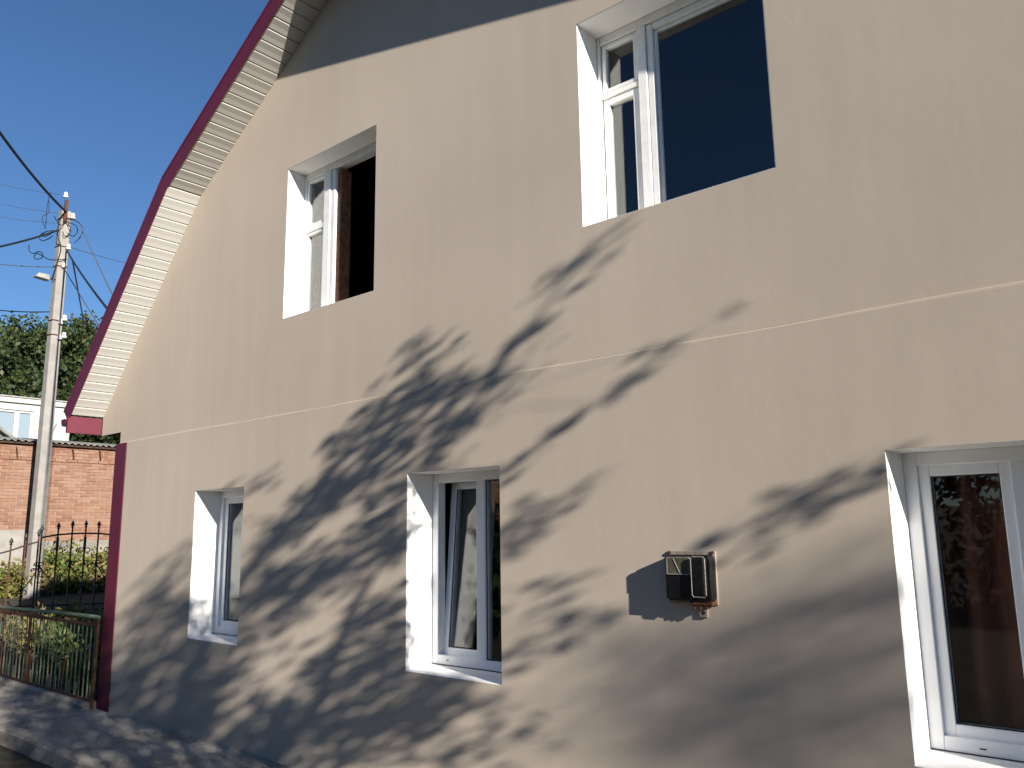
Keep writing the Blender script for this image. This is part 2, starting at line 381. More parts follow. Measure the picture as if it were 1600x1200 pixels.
# soffit boards, one object each
def soffit_run(x0, x1, zf, slope, count, y0=-OH, y1=-.001):
    L = math.hypot(x1-x0, zf(x1)-zf(x0)); w = L/count; c = 1/math.hypot(1, slope); s = slope*c
    prof = [(0.0, -.0075), (.0035, -.0055), (.010, .0030), (w*.45, .0025), (w-.014, .0055), (w-.007, .0050), (w-.0015, -.0075)]
    src = None
    for i in range(count):
        o3 = (x0+c*w*i, 0, zf(x0)+s*w*i)
        if src is None:
            mb = MB(); mb.prism([(u*c+v*s, u*s-v*c) for u, v in prof], y0, y1)
            src = mb.build('soffit_board', 'vinyl', None); src.location = Vector(o3)-Vector(house.location); src.parent = house
            base = o3
        else:
            o = src.copy(); COL.objects.link(o); o.parent = house
            o.location = Vector(o3)-Vector(house.location)+Vector((0, 0, random.uniform(-.0012, .0012)))
soffit_run(-.655, KX, z_low, 1.09, 25)
soffit_run(KX+.004, APX[0], z_upp, .60, 22)
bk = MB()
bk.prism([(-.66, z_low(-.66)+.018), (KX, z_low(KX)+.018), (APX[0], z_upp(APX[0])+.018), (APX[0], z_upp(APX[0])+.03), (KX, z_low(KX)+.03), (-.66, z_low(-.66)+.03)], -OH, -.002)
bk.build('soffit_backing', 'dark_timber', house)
rs = MB(); rs.prism([(APX[0]+.003, z_rgt(APX[0])), (XR+.5, z_rgt(XR+.5)), (XR+.5, z_rgt(XR+.5)+.02), (APX[0]+.003, z_rgt(APX[0])+.02)], -OH, -.001); rs.build('soffit_panel', 'vinyl', house)

# rake fascia and roof sheets
def offs(pts, d):
    """offset an open polyline (x,z) upward by d, mitred"""
    out = []
    for i, p in enumerate(pts):
        ns = []
        for a, b in ((i-1, i), (i, i+1)):
            if 0 <= a and b < len(pts):
                t = np.array(pts[b])-np.array(pts[a]); t /= np.linalg.norm(t); ns.append(np.array([-t[1], t[0]]))
        nn = sum(ns); nn /= np.linalg.norm(nn); k = d/(nn@ns[0]); out.append(tuple(np.array(p)+nn*k))
    return out
rk = [(-.70, z_low(-.70)), (KX, z_low(KX)), (APX[0], APX[1]+.02)]
rr_ = [(APX[0], APX[1]+.02), (XR+.5, z_rgt(XR+.5))]
def strip(mb, lo, hi, y0, y1):
    for i in range(len(lo)-1):
        mb.prism([lo[i], lo[i+1], hi[i+1], hi[i]], y0, y1)
f = MB(); strip(f, offs(rk, -.02), offs(rk, .125), -OH-.014, -OH-.001); f.build('rake_fascia', 'maroon', house, bevel=.002)
f = MB(); strip(f, offs(rr_, -.02), offs(rr_, .125), -OH-.0145, -OH-.0005); f.build('rake_fascia', 'maroon', house)
f = MB(); strip(f, offs(rk, .127), offs(rk, .150), -OH-.018, 9.3); f.build('roof_sheet', 'maroon', house)
f = MB(); strip(f, offs(rr_, .127), offs(rr_, .150), -OH-.0185, 9.3); f.build('roof_sheet', 'maroon', house)
# boxed end of the eave and the gutter end behind it
f = MB(); f.prism([(-.70, 2.795), (-.660, 2.795), (-.660, z_low(-.66)-.004), (-.70, z_low(-.70)-.004)], -OH-.02, -.003); f.build('eave_end_board', 'maroon_flat', house, bevel=.002)
f = MB(); prof = [(-.78+.06*math.cos(a), 2.93+.06*math.sin(a)) for a in np.linspace(math.pi, 2*math.pi, 9)]; f.prism([(-.84, 2.95)]+prof+[(-.72, 2.95)], -OH-.02, 9.0); f.build('gutter', 'maroon', house)

# ---------------------------------------------------------------- windows
def rect_frame(mb, x0, x1, z0, z1, y0, y1, w, wb=None, wt=None):
    wb = wb or w; wt = wt or w
    mb.box(x0, x0+w, y0, y1, z0, z1); mb.box(x1-w, x1, y0, y1, z0, z1)
    mb.box(x0+w, x1-w, y0, y1, z0, z0+wb); mb.box(x0+w, x1-w, y0, y1, z1-wt, z1)
    return mb
def reveal(win, d, yf, sill_drop=.02):
    x0, x1, z0, z1 = win; t = .022; mb = MB(); yo = yf+.004
    mb.box(x0-t, x0, yo, d, z0-t, z1+t); mb.box(x1, x1+t, yo, d, z0-t, z1+t); mb.box(x0, x1, yo, d, z1, z1+t)
    return mb
def make_window(key, y_face):
    x0, x1, z0, z1 = WIN[key]; d = DEP[key]; yf = y_face
    fr = MB()
    if key in 'CDE':
        rect_frame(fr, x0, x1, z0+.02, z1, d, d+.07, .058, .062, .062)
        if key == 'D': fr.box(4.735, 4.815, d+.001, d+.069, z0+.08, z1-.06)
        if key == 'E': fr.box(7.865, 7.945, d+.001, d+.069, z0+.08, z1-.06)
        w = fr.build('window', 'upvc', house, bevel=.004, segs=2)
    else:
        rect_frame(fr, x0, x1, z0, z1, d, d+.09, .026, .05, .06)
        if key == 'A': fr.box(3.022, 3.108, d-.004, d+.088, z0+.05, z1-.06)
        else: fr.box(6.150, 6.212, d-.004, d+.088, z0+.05, z1-.06); 
        w = fr.build('window', 'old_paint', house, bevel=.004)
    reveal(WIN[key], d+.002, yf).build('reveal', 'white_plaster', w)
    s = MB(); s.prism([(yf+.004, z0-.022), (yf+.002, z0+.002), (d+.03, z0+.021), (d+.03, z0-.022)], x0-.0, x1+.0, 'x'); s.build('sill', 'white_plaster', w)
    return w
def pane(w, x0, x1, z0, z1, y, tilt=0.0, piv=None):
    mb = MB(); mb.box(x0, x1, y, y+.005, z0, z1); o = mb.build('pane', 'glass', w)
    return o
def gasket(w, x0, x1, z0, z1, y):
    mb = MB(); rect_frame(mb, x0, x1, z0, z1, y, y+.006, .007); return mb.build('gasket', 'gasket', w)

# C: one uPVC sash
w = make_window('C', lo_y); x0, x1, z0, z1 = WIN['C']; d = DEP['C']
s = MB(); rect_frame(s, x0+.050, x1-.050, z0+.075, z1-.055, d+.022, d+.085, .062); s.build('sash', 'upvc', w, bevel=.004, segs=2)
gasket(w, x0+.110, x1-.110, z0+.135, z1-.115, d+.030); pane(w, x0+.108, x1-.108, z0+.13, z1-.11, d+.050)
mb = MB(); mb.box(x0+.002, x1-.002, d-.012, d+.03, z0+.0205, z0+.0225); mb.build('drip_gap', 'gasket', w)
# D: left sash tilted open at the top, fixed right pane
w = make_window('D', lo_y); x0, x1, z0, z1 = WIN['D']; d = DEP['D']
s = MB(); rect_frame(s, 4.366, 4.742, z0+.075, z1-.055, d+.050, d+.110, .050); sa = s.build('sash', 'upvc', w, bevel=.004, segs=2)
gk = gasket(w, 4.414, 4.694, z0+.123, z1-.103, d+.058); pn = pane(w, 4.412, 4.696, z0+.122, z1-.102, d+.076)
pv = Vector((4.5, d+.085, z0+.085)); T = Matrix.Translation(pv) @ Matrix.Rotation(math.radians(-4.5), 4, 'X') @ Matrix.Translation(-pv)
for o in (sa, gk, pn): o.data.transform(T)
gasket(w, 4.813, x1-.056, z0+.080, z1-.060, d+.012); pane(w, 4.812, x1-.055, z0+.079, z1-.059, d+.035)
mb = MB(); mb.box(4.455, 4.475, d-.002, d+.003, z0+.050, z0+.056); mb.build('drain_slot', 'gasket', w)
mb = MB(); mb.box(x0+.002, x1-.002, d-.010, d+.03, z0+.0205, z0+.0225); mb.build('drip_gap', 'gasket', w)
# E: two sashes
w = make_window('E', lo_y); x0, x1, z0, z1 = WIN['E']; d = DEP['E']
for a, b in ((x0+.050, 7.875), (7.935, x1-.050)):
    s = MB(); rect_frame(s, a, b, z0+.075, z1-.055, d+.020, d+.085, .055); s.build('sash', 'upvc', w, bevel=.004, segs=2)
    gasket(w, a+.053, b-.053, z0+.128, z1-.108, d+.030); pane(w, a+.052, b-.052, z0+.127, z1-.107, d+.050)
mb = MB(); mb.box(7.63, 7.655, d-.002, d+.003, z0+.045, z0+.051); mb.build('drain_slot', 'gasket', w)
mb = MB(); mb.box(x0+.002, x1-.002, d-.010, d+.03, z0+.0205, z0+.0225); mb.build('drip_gap', 'gasket', w)
# A: old timber window, left casement shut, right half standing open
w = make_window('A', 0.0); x0, x1, z0, z1 = WIN['A']; d = DEP['A']
tz = 4.315
s = MB(); s.box(x0+.026, 3.022, d+.002, d+.07, tz-.028, tz+.022); s.build('transom', 'old_paint', w, bevel=.004)
for a, b in ((z0+.05, tz-.030), (tz+.024, z1-.062)):
    s = MB(); rect_frame(s, x0+.028, 3.020, a, b, d+.010, d+.055, .026); s.build('casement', 'old_paint', w, bevel=.004)
    pane(w, x0+.052, 2.996, a+.024, b-.024, d+.032)
s = MB(); s.box(3.110, 3.165, d+.006, d+.06, z0+.052, z1-.064); s.build('casement_stile', 'old_paint', w, bevel=.004)
s = MB(); s.box(3.166, 3.215, d+.03, d+.14, z0+.052, z1-.066); s.build('inner_jamb', 'bare_wood', w, bevel=.004)
s = MB(); s.box(x0+.001, x0+.040, d+.095, d+.14, z0+.05, z1-.05); s.box(2.96, 3.02, d+.095, d+.14, z0+.05, z1-.05); s.build('inner_casement', 'bare_wood', w, bevel=.004)
# the open leaf swung into the room
s = MB(); rect_frame(s, 3.23, 3.80, z0+.06, z1-.07, .62, .66, .05); op = s.build('open_casement', 'old_paint', w, bevel=.004)
pv = Vector((3.86, .34, 0)); op.data.transform(Matrix.Translation(Vector((3.84, .33, 0))) @ Matrix.Rotation(math.radians(-100), 4, 'Z') @ Matrix.Translation(-Vector((3.80, .64, 0))))
# B: old timber window, narrow casement with a vent light, one big fixed pane
w = make_window('B', 0.0); x0, x1, z0, z1 = WIN['B']; d = DEP['B']
tz = 4.405
s = MB(); s.box(x0+.03, 6.150, d+.002, d+.07, tz-.018, tz+.018); s.build('transom', 'old_paint', w, bevel=.004)
for a, b in ((z0+.05, tz-.022), (tz+.022, z1-.064)):
    s = MB(); rect_frame(s, x0+.034, 6.146, a, b, d+.008, d+.055, .044 if a < 4 else .030); s.build('casement', 'old_paint', w, bevel=.005)
    q = .042 if a < 4 else .028; pane(w, x0+.034+q, 6.146-q, a+q, b-q, d+.032)
s = MB(); rect_frame(s, 6.214, x1-.032, z0+.052, z1-.064, d+.004, d+.06, .045); s.build('casement', 'old_paint', w, bevel=.006)
s = MB(); rect_frame(s, 6.260, x1-.078, z0+.098, z1-.110, d+.020, d+.05, .020); s.build('glazing_bead', 'old_paint', w, bevel=.005)
pane(w, 6.262, x1-.080, z0+.100, z1-.112, d+.036)

# curtains and things seen through the panes
def curtain(x0, x1, y, z0, z1, material, label, amp=.02, wl=.09):
    mb = MB(); xs = np.arange(x0, x1+.001, .012); zs = np.linspace(z0, z1, 6)
    for z in zs:
        for xq in xs: mb.v.append((xq, y+amp*math.sin(2*math.pi*xq/wl+.4*math.sin(z*2)+1.3*math.sin(xq*7)), z))
    nn = len(xs)
    for j in range(len(zs)-1):
        for i in range(nn-1): mb.f.append((j*nn+i, j*nn+i+1, (j+1)*nn+i+1, (j+1)*nn+i))
    o = mb.build('curtain', material, smooth=True); tag(o, label, 'curtain'); return o
curtain(1.60, 2.22, .42, .84, 2.12, 'sheer', 'grey sheer curtain behind the narrowest lower window near the house corner')
curtain(4.60, 4.78, .62, .84, 2.12, 'sheer', 'grey sheer curtain behind the tilted sash', .03, .12)
curtain(7.42, 7.80, .44, .70, 2.1, 'brown_cloth', 'dark brown curtain inside the window right of the electricity meter', .035, .16)
cab = MB(); cab.box(7.74, 8.15, .74, 1.05, 0.0, 1.12); cab.box(7.72, 8.17, .72, 1.07, 1.12, 1.15); tag(cab.build('kitchen_cabinet', 'red_cabinet', bevel=.004), 'dark red cabinet inside the window right of the electricity meter', 'cabinet')
bt = MB(); bt.lathe([(.038, 0), (.04, .01), (.04, .17), (.034, .2), (.015, .235), (.014, .28), (.017, .285), (.017, .30)], (7.83, .82, 1.148), 14); tag(bt.build('bottle', 'bottle_green', smooth=True), 'dark green bottle standing on the red cabinet', 'bottle')

# ---------------------------------------------------------------- electricity meter
mt_ = empty('electricity_meter', (6.47, -.014, 1.45)); tag(mt_, 'old black electricity meter on a cream board screwed to the stucco wall', 'electricity meter')
y_ = lo_y
b = MB(); b.box(6.330, 6.600, y_-.008, y_+.002, 1.322, 1.586); b.build('back_board', 'cream_board', mt_, bevel=.003)
b = MB(); b.prism([(6.345, 1.36), (6.36, 1.342), (6.585, 1.342), (6.597, 1.36), (6.597, 1.545), (6.585, 1.568), (6.357, 1.568), (6.345, 1.55)], y_-.066, y_-.007); b.build('case', 'bakelite', mt_, bevel=.007, segs=2)
b = MB(); b.box(6.352, 6.50, y_-.078, y_-.065, 1.352, 1.562); cv = b.build('cover', 'bakelite', mt_, bevel=.005, segs=2)
b = MB(); b.box(6.369, 6.488, y_-.081, y_-.0775, 1.478, 1.552); b.build('viewing_pane', 'meter_glass', cv)
b = MB(); rect_frame(b, 6.362, 6.495, 1.471, 1.558, y_-.0825, y_-.078, .0055); b.build('pane_rim', 'bakelite_worn', cv)
b = MB(); b.tube([(6.402, y_-.0817, 1.55), (6.436, y_-.0817, 1.481)], .0022, 5); b.build('scratch', 'bakelite_worn', cv)
b = MB(); b.box(6.508, 6.583, y_-.100, y_-.064, 1.366, 1.560); tb = b.build('terminal_cover', 'bakelite', mt_, bevel=.014, segs=3)
b = MB()
rim = [(6.517, 1.366), (6.574, 1.366), (6.583, 1.376), (6.583, 1.550), (6.574, 1.560), (6.517, 1.560), (6.508, 1.550), (6.508, 1.376), (6.517, 1.366)]
b.tube([(p[0], y_-.096, p[1]) for p in rim], .0030, 5, False); b.build('worn_rim', 'bakelite_worn', tb)
b = MB(); b.box(6.47, 6.595, y_-.06, y_-.007, 1.322, 1.343); b.build('terminal_strip', 'rust', mt_, bevel=.004)
for xx_ in (6.49, 6.525, 6.56):
    b = MB(); b.lathe([(.006, 0), (.0075, .006), (.0075, .014), (.004, .018)], (xx_, y_-.05, 1.305), 8); b.build('terminal_screw', 'rust', mt_)
b = MB(); b.lathe([(.006, 0), (.009, .003), (.008, .007)], (6.345, y_-.014, 1.578), 8, 'y'); b.build('screw', 'rust', mt_)
b = MB(); b.lathe([(.006, 0), (.009, .003), (.008, .007)], (6.585, y_-.014, 1.578), 8, 'y'); b.build('screw', 'rust', mt_)
b = MB(); b.box(6.496, 6.542, y_-.014, y_+.001, 1.262, 1.318); pl = b.build('mounting_lug', 'cream_board', mt_, bevel=.002)
b = MB(); b.lathe([(.009, 0), (.009, .002)], (6.522, y_-.0165, 1.286), 10, 'y'); b.build('screw_hole', 'gasket', pl)

# ================================================================== LOW FENCE beside the corner
FY = -.062
lf = empty('low_fence', (-2.3, FY, .0)); tag(lf, 'low rusty metal fence of thin green and cream bars joined to the house corner', 'fence')
b = MB(); b.tube([(-.235, FY, .893), (-1.2, FY, .889), (-2.4, FY, .868), (-3.4, FY, .850), (-4.6, FY, .842)], .019, 8); b.build('top_rail', 'green_paint', lf, smooth=True)
b = MB(); b.box(-4.6, -.235, FY-.008, FY+.008, .792, .828); b.build('middle_rail', 'rust_bar', lf, bevel=.002)
b = MB(); b.box(-4.6, -.235, FY-.010, FY+.010, .066, .096); b.build('bottom_rail', 'rust_bar', lf, bevel=.002)
src = {}
xq = -.30; i = 0
while xq > -4.55:
    mname = ['green_paint', 'pale_paint', 'pale_paint', 'rust_bar', 'green_paint', 'pale_paint'][(i*7+i//3) % 6]
    if mname not in src:
        b = MB(); b.box(-.0055, .0055, -.0055, .0055, 0, .70); o = b.build('bar', mname, None); o.parent = lf; src[mname] = o
    else: o = src[mname].copy(); COL.objects.link(o)
    o.location = (xq+2.3, random.uniform(-.003, .003), .094); o.rotation_euler = (random.uniform(-.006, .006), random.uniform(-.008, .008), 0)
    xq -= .105+random.uniform(-.004, .004); i += 1
hs = None
for xq in np.arange(-.36, -4.5, -.176):      # short half-height pickets
    if hs is None:
        b = MB(); b.box(-.006, .006, -.006, .006, 0, .13); hs = b.build('short_bar', 'pale_paint', None); hs.parent = lf; o = hs
    else: o = hs.copy(); COL.objects.link(o)
    o.location = (xq+2.3, .012, .094)
src = None
for xq in np.arange(-.32, -4.5, -.15):       # scrap of ring ornament between the two top rails
    if src is None:
        b = MB(); b.tube([(.026*math.cos(a), 0, .026*math.sin(a)) for a in np.linspace(0, 2*math.pi, 11)], .005, 5, False); src = b.build('ring', 'rust_bar', None); src.parent = lf; o = src
    else: o = src.copy(); COL.objects.link(o)
    o.location = (xq+2.3, 0, .852-.004*(-xq))
for xq in (-.255, -2.05, -3.05, -4.55):
    b = MB(); b.box(xq-.012, xq+.012, FY-.014, FY+.014, -.05, .885); b.build('post', 'rust_bar', lf, bevel=.003)
kb = MB(); edge = []
xq = -4.8
pts0 = []
while xq <= -.26:
    pts0.append(xq); xq += .15
for a in pts0:
    j = random.uniform(-.008, .008); kb.v += [(a, FY-.085+j, -.15), (a, FY-.08+j, .050+j*.6), (a, FY-.06+j, .068+j*.5), (a, FY+.07, .066), (a, FY+.075, -.15)]
for i in range(len(pts0)-1):
    for k in range(4): kb.f.append((i*5+k, (i+1)*5+k, (i+1)*5+k+1, i*5+k+1))
e0 = (len(pts0)-1)*5; kb.f += [(0, 1, 2, 3, 4), (e0+4, e0+3, e0+2, e0+1, e0)]
tag(kb.build('fence_kerb', 'path_concrete'), 'rough concrete kerb under the low rusty fence', 'kerb')

# ================================================================== WROUGHT IRON GATE by the street
GX = -7.0
def gz(y): return ground_h(GX, y)
def scroll(mb, y, z, r, sgn, up=1):
    pts = []
    for t in np.linspace(0, 1, 14):
        a = t*1.6*math.pi; q = r*(1-.62*t); pts.append((GX, y+sgn*(r-q*math.cos(a)), z+up*q*math.sin(a)))
    mb.tube(pts, .008, 4)
def finial(y, z):
    mb = MB(); mb.lathe([(.012, -.05), (.028, -.035), (.012, -.02), (.034, .0), (.03, .02), (.006, .075)], (GX, y, z), 6); return mb
gate = empty('iron_gate', (GX, 2.33, gz(2))); tag(gate, 'black wrought iron gate leaf with spear finials beside the maroon house corner', 'gate')
SP = [(1.743, 1.80), (2.009, 1.845), (2.241, 1.875), (2.471, 1.878), (2.696, 1.87), (2.917, 1.825), (3.14, 1.76)]
zb = gz(2)+.08
for y, z in SP:
    mb = MB(); mb.box(GX-.011, GX+.011, y-.011, y+.011, zb, z); p = mb.build('bar', 'black_iron', gate); finial(y, z+.04).build('finial', 'black_iron', p)
mb = MB(); mb.tube([(GX, y, z) for y, z in ((1.743, 1.70), (2.0, 1.745), (2.24, 1.76), (2.47, 1.765), (2.7, 1.757), (2.92, 1.735), (3.14, 1.68))], .016, 5); mb.build('top_rail', 'black_iron', gate)
mb = MB(); mb.tube([(GX, y, .60-.03*y) for y in (1.743, 2.4, 3.14)], .014, 5); mb.build('middle_rail', 'black_iron', gate)
mb = MB(); mb.tube([(GX, y, zb+.02) for y in (1.743, 2.4, 3.14)], .016, 5); mb.build('bottom_rail', 'black_iron', gate)
for i in range(len(SP)-1):
    (ya, za), (yb, zb_) = SP[i], SP[i+1]
    lo, hi = (.84, 1.22) if i % 2 else (1.22, .84)
    mb = MB(); mb.tube([(GX, ya, lo), (GX, (ya+yb)/2, (lo+hi)/2+.02), (GX, yb, hi)], .010, 5); mb.build('diagonal', 'black_iron', gate)
for i, (y, z) in enumerate(SP):
    mb = MB(); zc = 1.22 if i % 2 == 0 else .84
    mb.lathe([(.01, -.035), (.032, 0), (.01, .035)], (GX, y, zc), 6); mb.build('boss', 'black_iron', gate)
    if i % 2:
        mb = MB(); mb.box(GX-.018, GX+.018, y-.018, y+.018, 1.46, 1.70); mb.build('collar', 'black_iron', gate)
        mb = MB(); scroll(mb, y, 1.46, .06, 1); scroll(mb, y, 1.46, .06, -1); mb.build('scroll', 'black_iron', gate)
    else:
        mb = MB(); scroll(mb, y, 1.24, .045, 1); scroll(mb, y, 1.24, .045, -1); mb.build('scroll', 'black_iron', gate)
lg = empty('iron_gate', (GX, 1.1, gz(1))); tag(lg, 'rusty brown wrought iron gate leaf with sloping top in front of the concrete pole', 'gate')
zb = gz(1)+.08
SL = [(1.70, 1.72), (1.50, 1.66), (1.28, 1.58), (1.05, 1.52), (.82, 1.47), (.58, 1.46)]
for y, z in SL:
    mb = MB(); mb.box(GX-.010, GX+.010, y-.010, y+.010, zb, z+.02); p = mb.build('bar', 'rust', lg); finial(y, z+.05).build('finial', 'black_iron', p)
mb = MB(); mb.tube([(GX, y, z-.09) for y, z in SL], .014, 5); mb.build('top_rail', 'black_iron', lg)
mb = MB(); mb.tube([(GX, y, .56) for y, z in SL], .013, 5); mb.build('middle_rail', 'rust', lg)
mb = MB(); mb.tube([(GX, y, zb+.02) for y, z in SL], .015, 5); mb.build('bottom_rail', 'rust', lg)
for i in range(len(SL)-1):
    lo, hi = (.80, 1.1) if i % 2 else (1.1, .80)
    mb = MB(); mb.tube([(GX, SL[i][0], lo), (GX, SL[i+1][0], hi)], .009, 5); mb.build('diagonal', 'rust', lg)
for i, (y, z) in enumerate(SL):
    mb = MB(); scroll(mb, y, 1.14 if i % 2 == 0 else .78, .05, 1); scroll(mb, y, 1.14 if i % 2 == 0 else .78, .05, -1); mb.build('scroll', 'black_iron', lg)

# ================================================================== UTILITY POLE
PX, PY = -11.6, 3.29
pole = empty('utility_pole', (PX, PY, .27)); tag(pole, 'pale concrete utility pole with insulators and tangled wires', 'utility pole')
mb = MB()
b0, b1 = .150, .125; d0, d1 = .11, .095; zt = 9.42
ring0 = [(PX-d0, PY-b0), (PX+d0, PY-b0*.82), (PX+d0, PY+b0*.82), (PX-d0, PY+b0)]; ring1 = [(PX-d1, PY-b1), (PX+d1, PY-b1*.82), (PX+d1, PY+b1*.82), (PX-d1, PY+b1)]
mb.add([(*q, .2) for q in ring0]+[(*q, zt) for q in ring1], [(3, 2, 1, 0), (4, 5, 6, 7)]+[(i, (i+1) % 4, 4+(i+1) % 4, 4+i) for i in range(4)])
mb.build('shaft', 'pole_concrete', pole, bevel=.012)
def pz(py): return on_x(90, py, PX+.14)[2]
def py_(px, py): return on_x(px, py, PX+.14)[1]
# top insulator pin
mb = MB(); yq = py_(104, 320); mb.box(PX+.10, PX+.16, yq-.035, yq+.035, pz(338)-.1, pz(309)); mb.build('pin_post', 'rust', pole)
INS = [(103, 305, 1), (114, 338, 1), (107, 386, 1), (100, 415, 0), (101, 497, 1), (95, 503, 0), (100, 524, 1), (93, 527, 0)]
insul = None
for a, b_, k in INS:
    mb = MB(); c = on_x(a, b_, PX+.14); s_ = 1.0 if k else .8
    mb.lathe([(.02*s_, -.07*s_), (.06*s_, -.06*s_), (.065*s_, -.03*s_), (.035*s_, .0), (.05*s_, .03*s_), (.035*s_, .07*s_), (.01, .075*s_)], c, 10); mb.build('insulator', 'insulator', pole, smooth=True)
for py in (337, 382, 414, 500, 523):
    mb = MB(); z = pz(py); t = (z-.2)/(zt-.2); hb = b0+(b1-b0)*t+.006; hd = d0+(d1-d0)*t+.006
    mb.tube([(PX-hd, PY-hb, z), (PX+hd, PY-hb*.84, z), (PX+hd, PY+hb*.84, z), (PX-hd, PY+hb, z), (PX-hd, PY-hb, z)], .014, 4, False)
    mb.tube([(PX+hd, PY+hb*.6, z), tuple(on_x(104, py+2, PX+.14))], .012, 4); mb.build('strap', 'rust', pole)
# lamp head left of the shaft
mb = MB(); c = on_x(65, 433, PX+.05); e = on_x(80, 432, PX+.05)
mb.prism([(c[1]-.16, c[2]-.03), (c[1]-.10, c[2]+.07), (c[1]+.13, c[2]+.07), (c[1]+.15, c[2]-.06)], PX-.04, PX+.16, 'x'); mb.build('lamp_housing', 'zinc', pole, bevel=.01)
mb = MB(); mb.tube([(PX+.05, c[1]+.1, c[2]), (PX+.05, PY-.05, c[2]+.02), (PX+.08, PY+.06, c[2]+.5)], .018, 5); mb.build('lamp_arm', 'rust', pole)
# loose loops of wire on the pole
def loop(pts, r=.011):
    P = [on_x(a, b_, PX+.17+.05*math.sin(i*2.1)) for i, (a, b_) in enumerate(pts)]
    P2 = []
    for i in range(len(P)-1):
        p0, p1, p2, p3 = P[max(i-1, 0)], P[i], P[i+1], P[min(i+2, len(P)-1)]
        for t in np.linspace(0, 1, 5, endpoint=False):
            P2.append(.5*((2*p1)+(-p0+p2)*t+(2*p0-5*p1+4*p2-p3)*t*t+(-p0+3*p1-3*p2+p3)*t**3))
    P2.append(P[-1]); mb = MB(); mb.tube(P2, r, 4); return mb.build('wire_loop', 'cable', pole)
loop([(106, 342), (118, 345), (127, 352), (129, 362), (124, 372), (116, 380)])
loop([(104, 345), (110, 356), (108, 366), (101, 369), (98, 362)])
loop([(106, 348), (118, 352), (121, 362), (114, 369), (105, 364)])
loop([(84, 360), (72, 362), (64, 366), (61, 371), (66, 376), (76, 373), (83, 368)])
loop([(80, 365), (70, 370), (66, 366), (74, 361)])
loop([(45, 383), (46, 392), (52, 396), (60, 393), (66, 396), (66, 402), (58, 405), (53, 402), (58, 396), (68, 401), (80, 406), (104, 405)])
loop([(72, 357), (67, 348), (67, 338), (76, 332), (76, 312)], .007)
loop([(70, 358), (72, 345), (74, 320), (79, 300)], .007)
loop([(92, 345), (90, 368), (95, 390), (80, 438)], .012)
loop([(104, 340), (96, 352), (88, 344), (85, 338)])

def cable(name, pts, r, material, label, group=None):
    mb = MB(); mb.tube(pts, r, 5); return tag(mb.build(name, material), label, 'cable', group)
def sag(a, b, s, n=14):
    a, b = np.array(a), np.array(b); return [tuple(a+(b-a)*t-np.array([0, 0, s*4*t*(1-t)])) for t in np.linspace(0, 1, n)]
P = lambda a, b_, x: on_x(a, b_, x)
cable('power_cable', sag(P(103, 331, PX+.14), P(-40, 150, PX+4.5), .12), .030, 'cable', 'thick black cable rising from the top of the concrete pole')
cable('power_cable', sag(P(91, 360, PX), P(-60, 397, PX+3), .05), .024, 'cable', 'black cable leaving the concrete pole just below its top band')
cable('power_cable', sag(P(104, 391, PX+.14), P(190, 510, -2.0), .06), .020, 'cable', 'black cable running down from the middle insulator to the roof')
cable('power_cable', sag(P(126, 352, PX+.14), P(195, 500, -3.0), .03), .013, 'thin_wire', 'thin grey wire from the wire loop on the pole down to the roof')
cable('power_cable', sag(P(113, 405, PX+.1), P(131, 505, -20), .0), .020, 'cable', 'short black wire dropping behind the pole towards the trees')
cable('power_cable', sag(P(100, 420, PX+.1), P(195, 575, -2.0), .0), .012, 'thin_wire', 'thin grey wire below the lowest insulator near the roof')
far = 'thin wires stretched across the sky left of the pole'
for a, b_ in (((-60, 270), (95, 304)), ((-60, 302), (95, 333)), ((-60, 325), (95, 349))):
    cable('overhead_wire', sag(P(*a, -24), P(*b_, -18), .1), .008, 'thin_wire', 'faint thin wire stretched across the sky left of the concrete pole', far)
cable('overhead_wire', sag(P(-40, 407, -14), P(90, 417, PX), .05), .012, 'thin_wire', 'thin wire reaching the concrete pole just above its lamp')
cable('overhead_wire', sag(P(-40, 480, -14), P(86, 487, PX), .05), .014, 'cable', 'dark wire reaching the concrete pole in front of the trees')
cable('overhead_wire', sag(P(108, 386, PX+.1), P(260, 425, -22), .05), .009, 'thin_wire', 'faint thin wire from the middle insulator towards the roof')

# ================================================================== BRICK BUILDING across the street
BX = -13.0
bb = empty('brick_building', (BX, 4.5, .35)); tag(bb, 'low red brick building with corrugated slate roof edge across the street', 'building')
by0, by1 = -3.0, 14.0; bz0, bz1 = 1.62, 3.95
mb = MB(); mb.box(BX-6, BX-.012, by0, by1, .1, bz1); mb.build('wall_core', 'mortar', bb)
mb = MB(); mb.box(BX-.011, BX+.03, by0, by1, .1, bz0); mb.build('plinth', 'path_concrete', bb)
mb = MB(); z = bz0+.004; row = 0
while z < bz1-.03:
    y = by0-(row % 2)*.125
    while y < by1-.1:
        j = random.uniform(-.006, .005); extra = .03 if abs(z-3.55) < .035 else 0.0
        mb.box(BX-.02, BX+.004+j+extra, max(by0, y)+.005, min(by1, y+.25)-.006, z, z+.066); y += .256
    z += .0765; row += 1
o = mb.build('brickwork', 'brick', bb); o['kind'] = 'stuff'
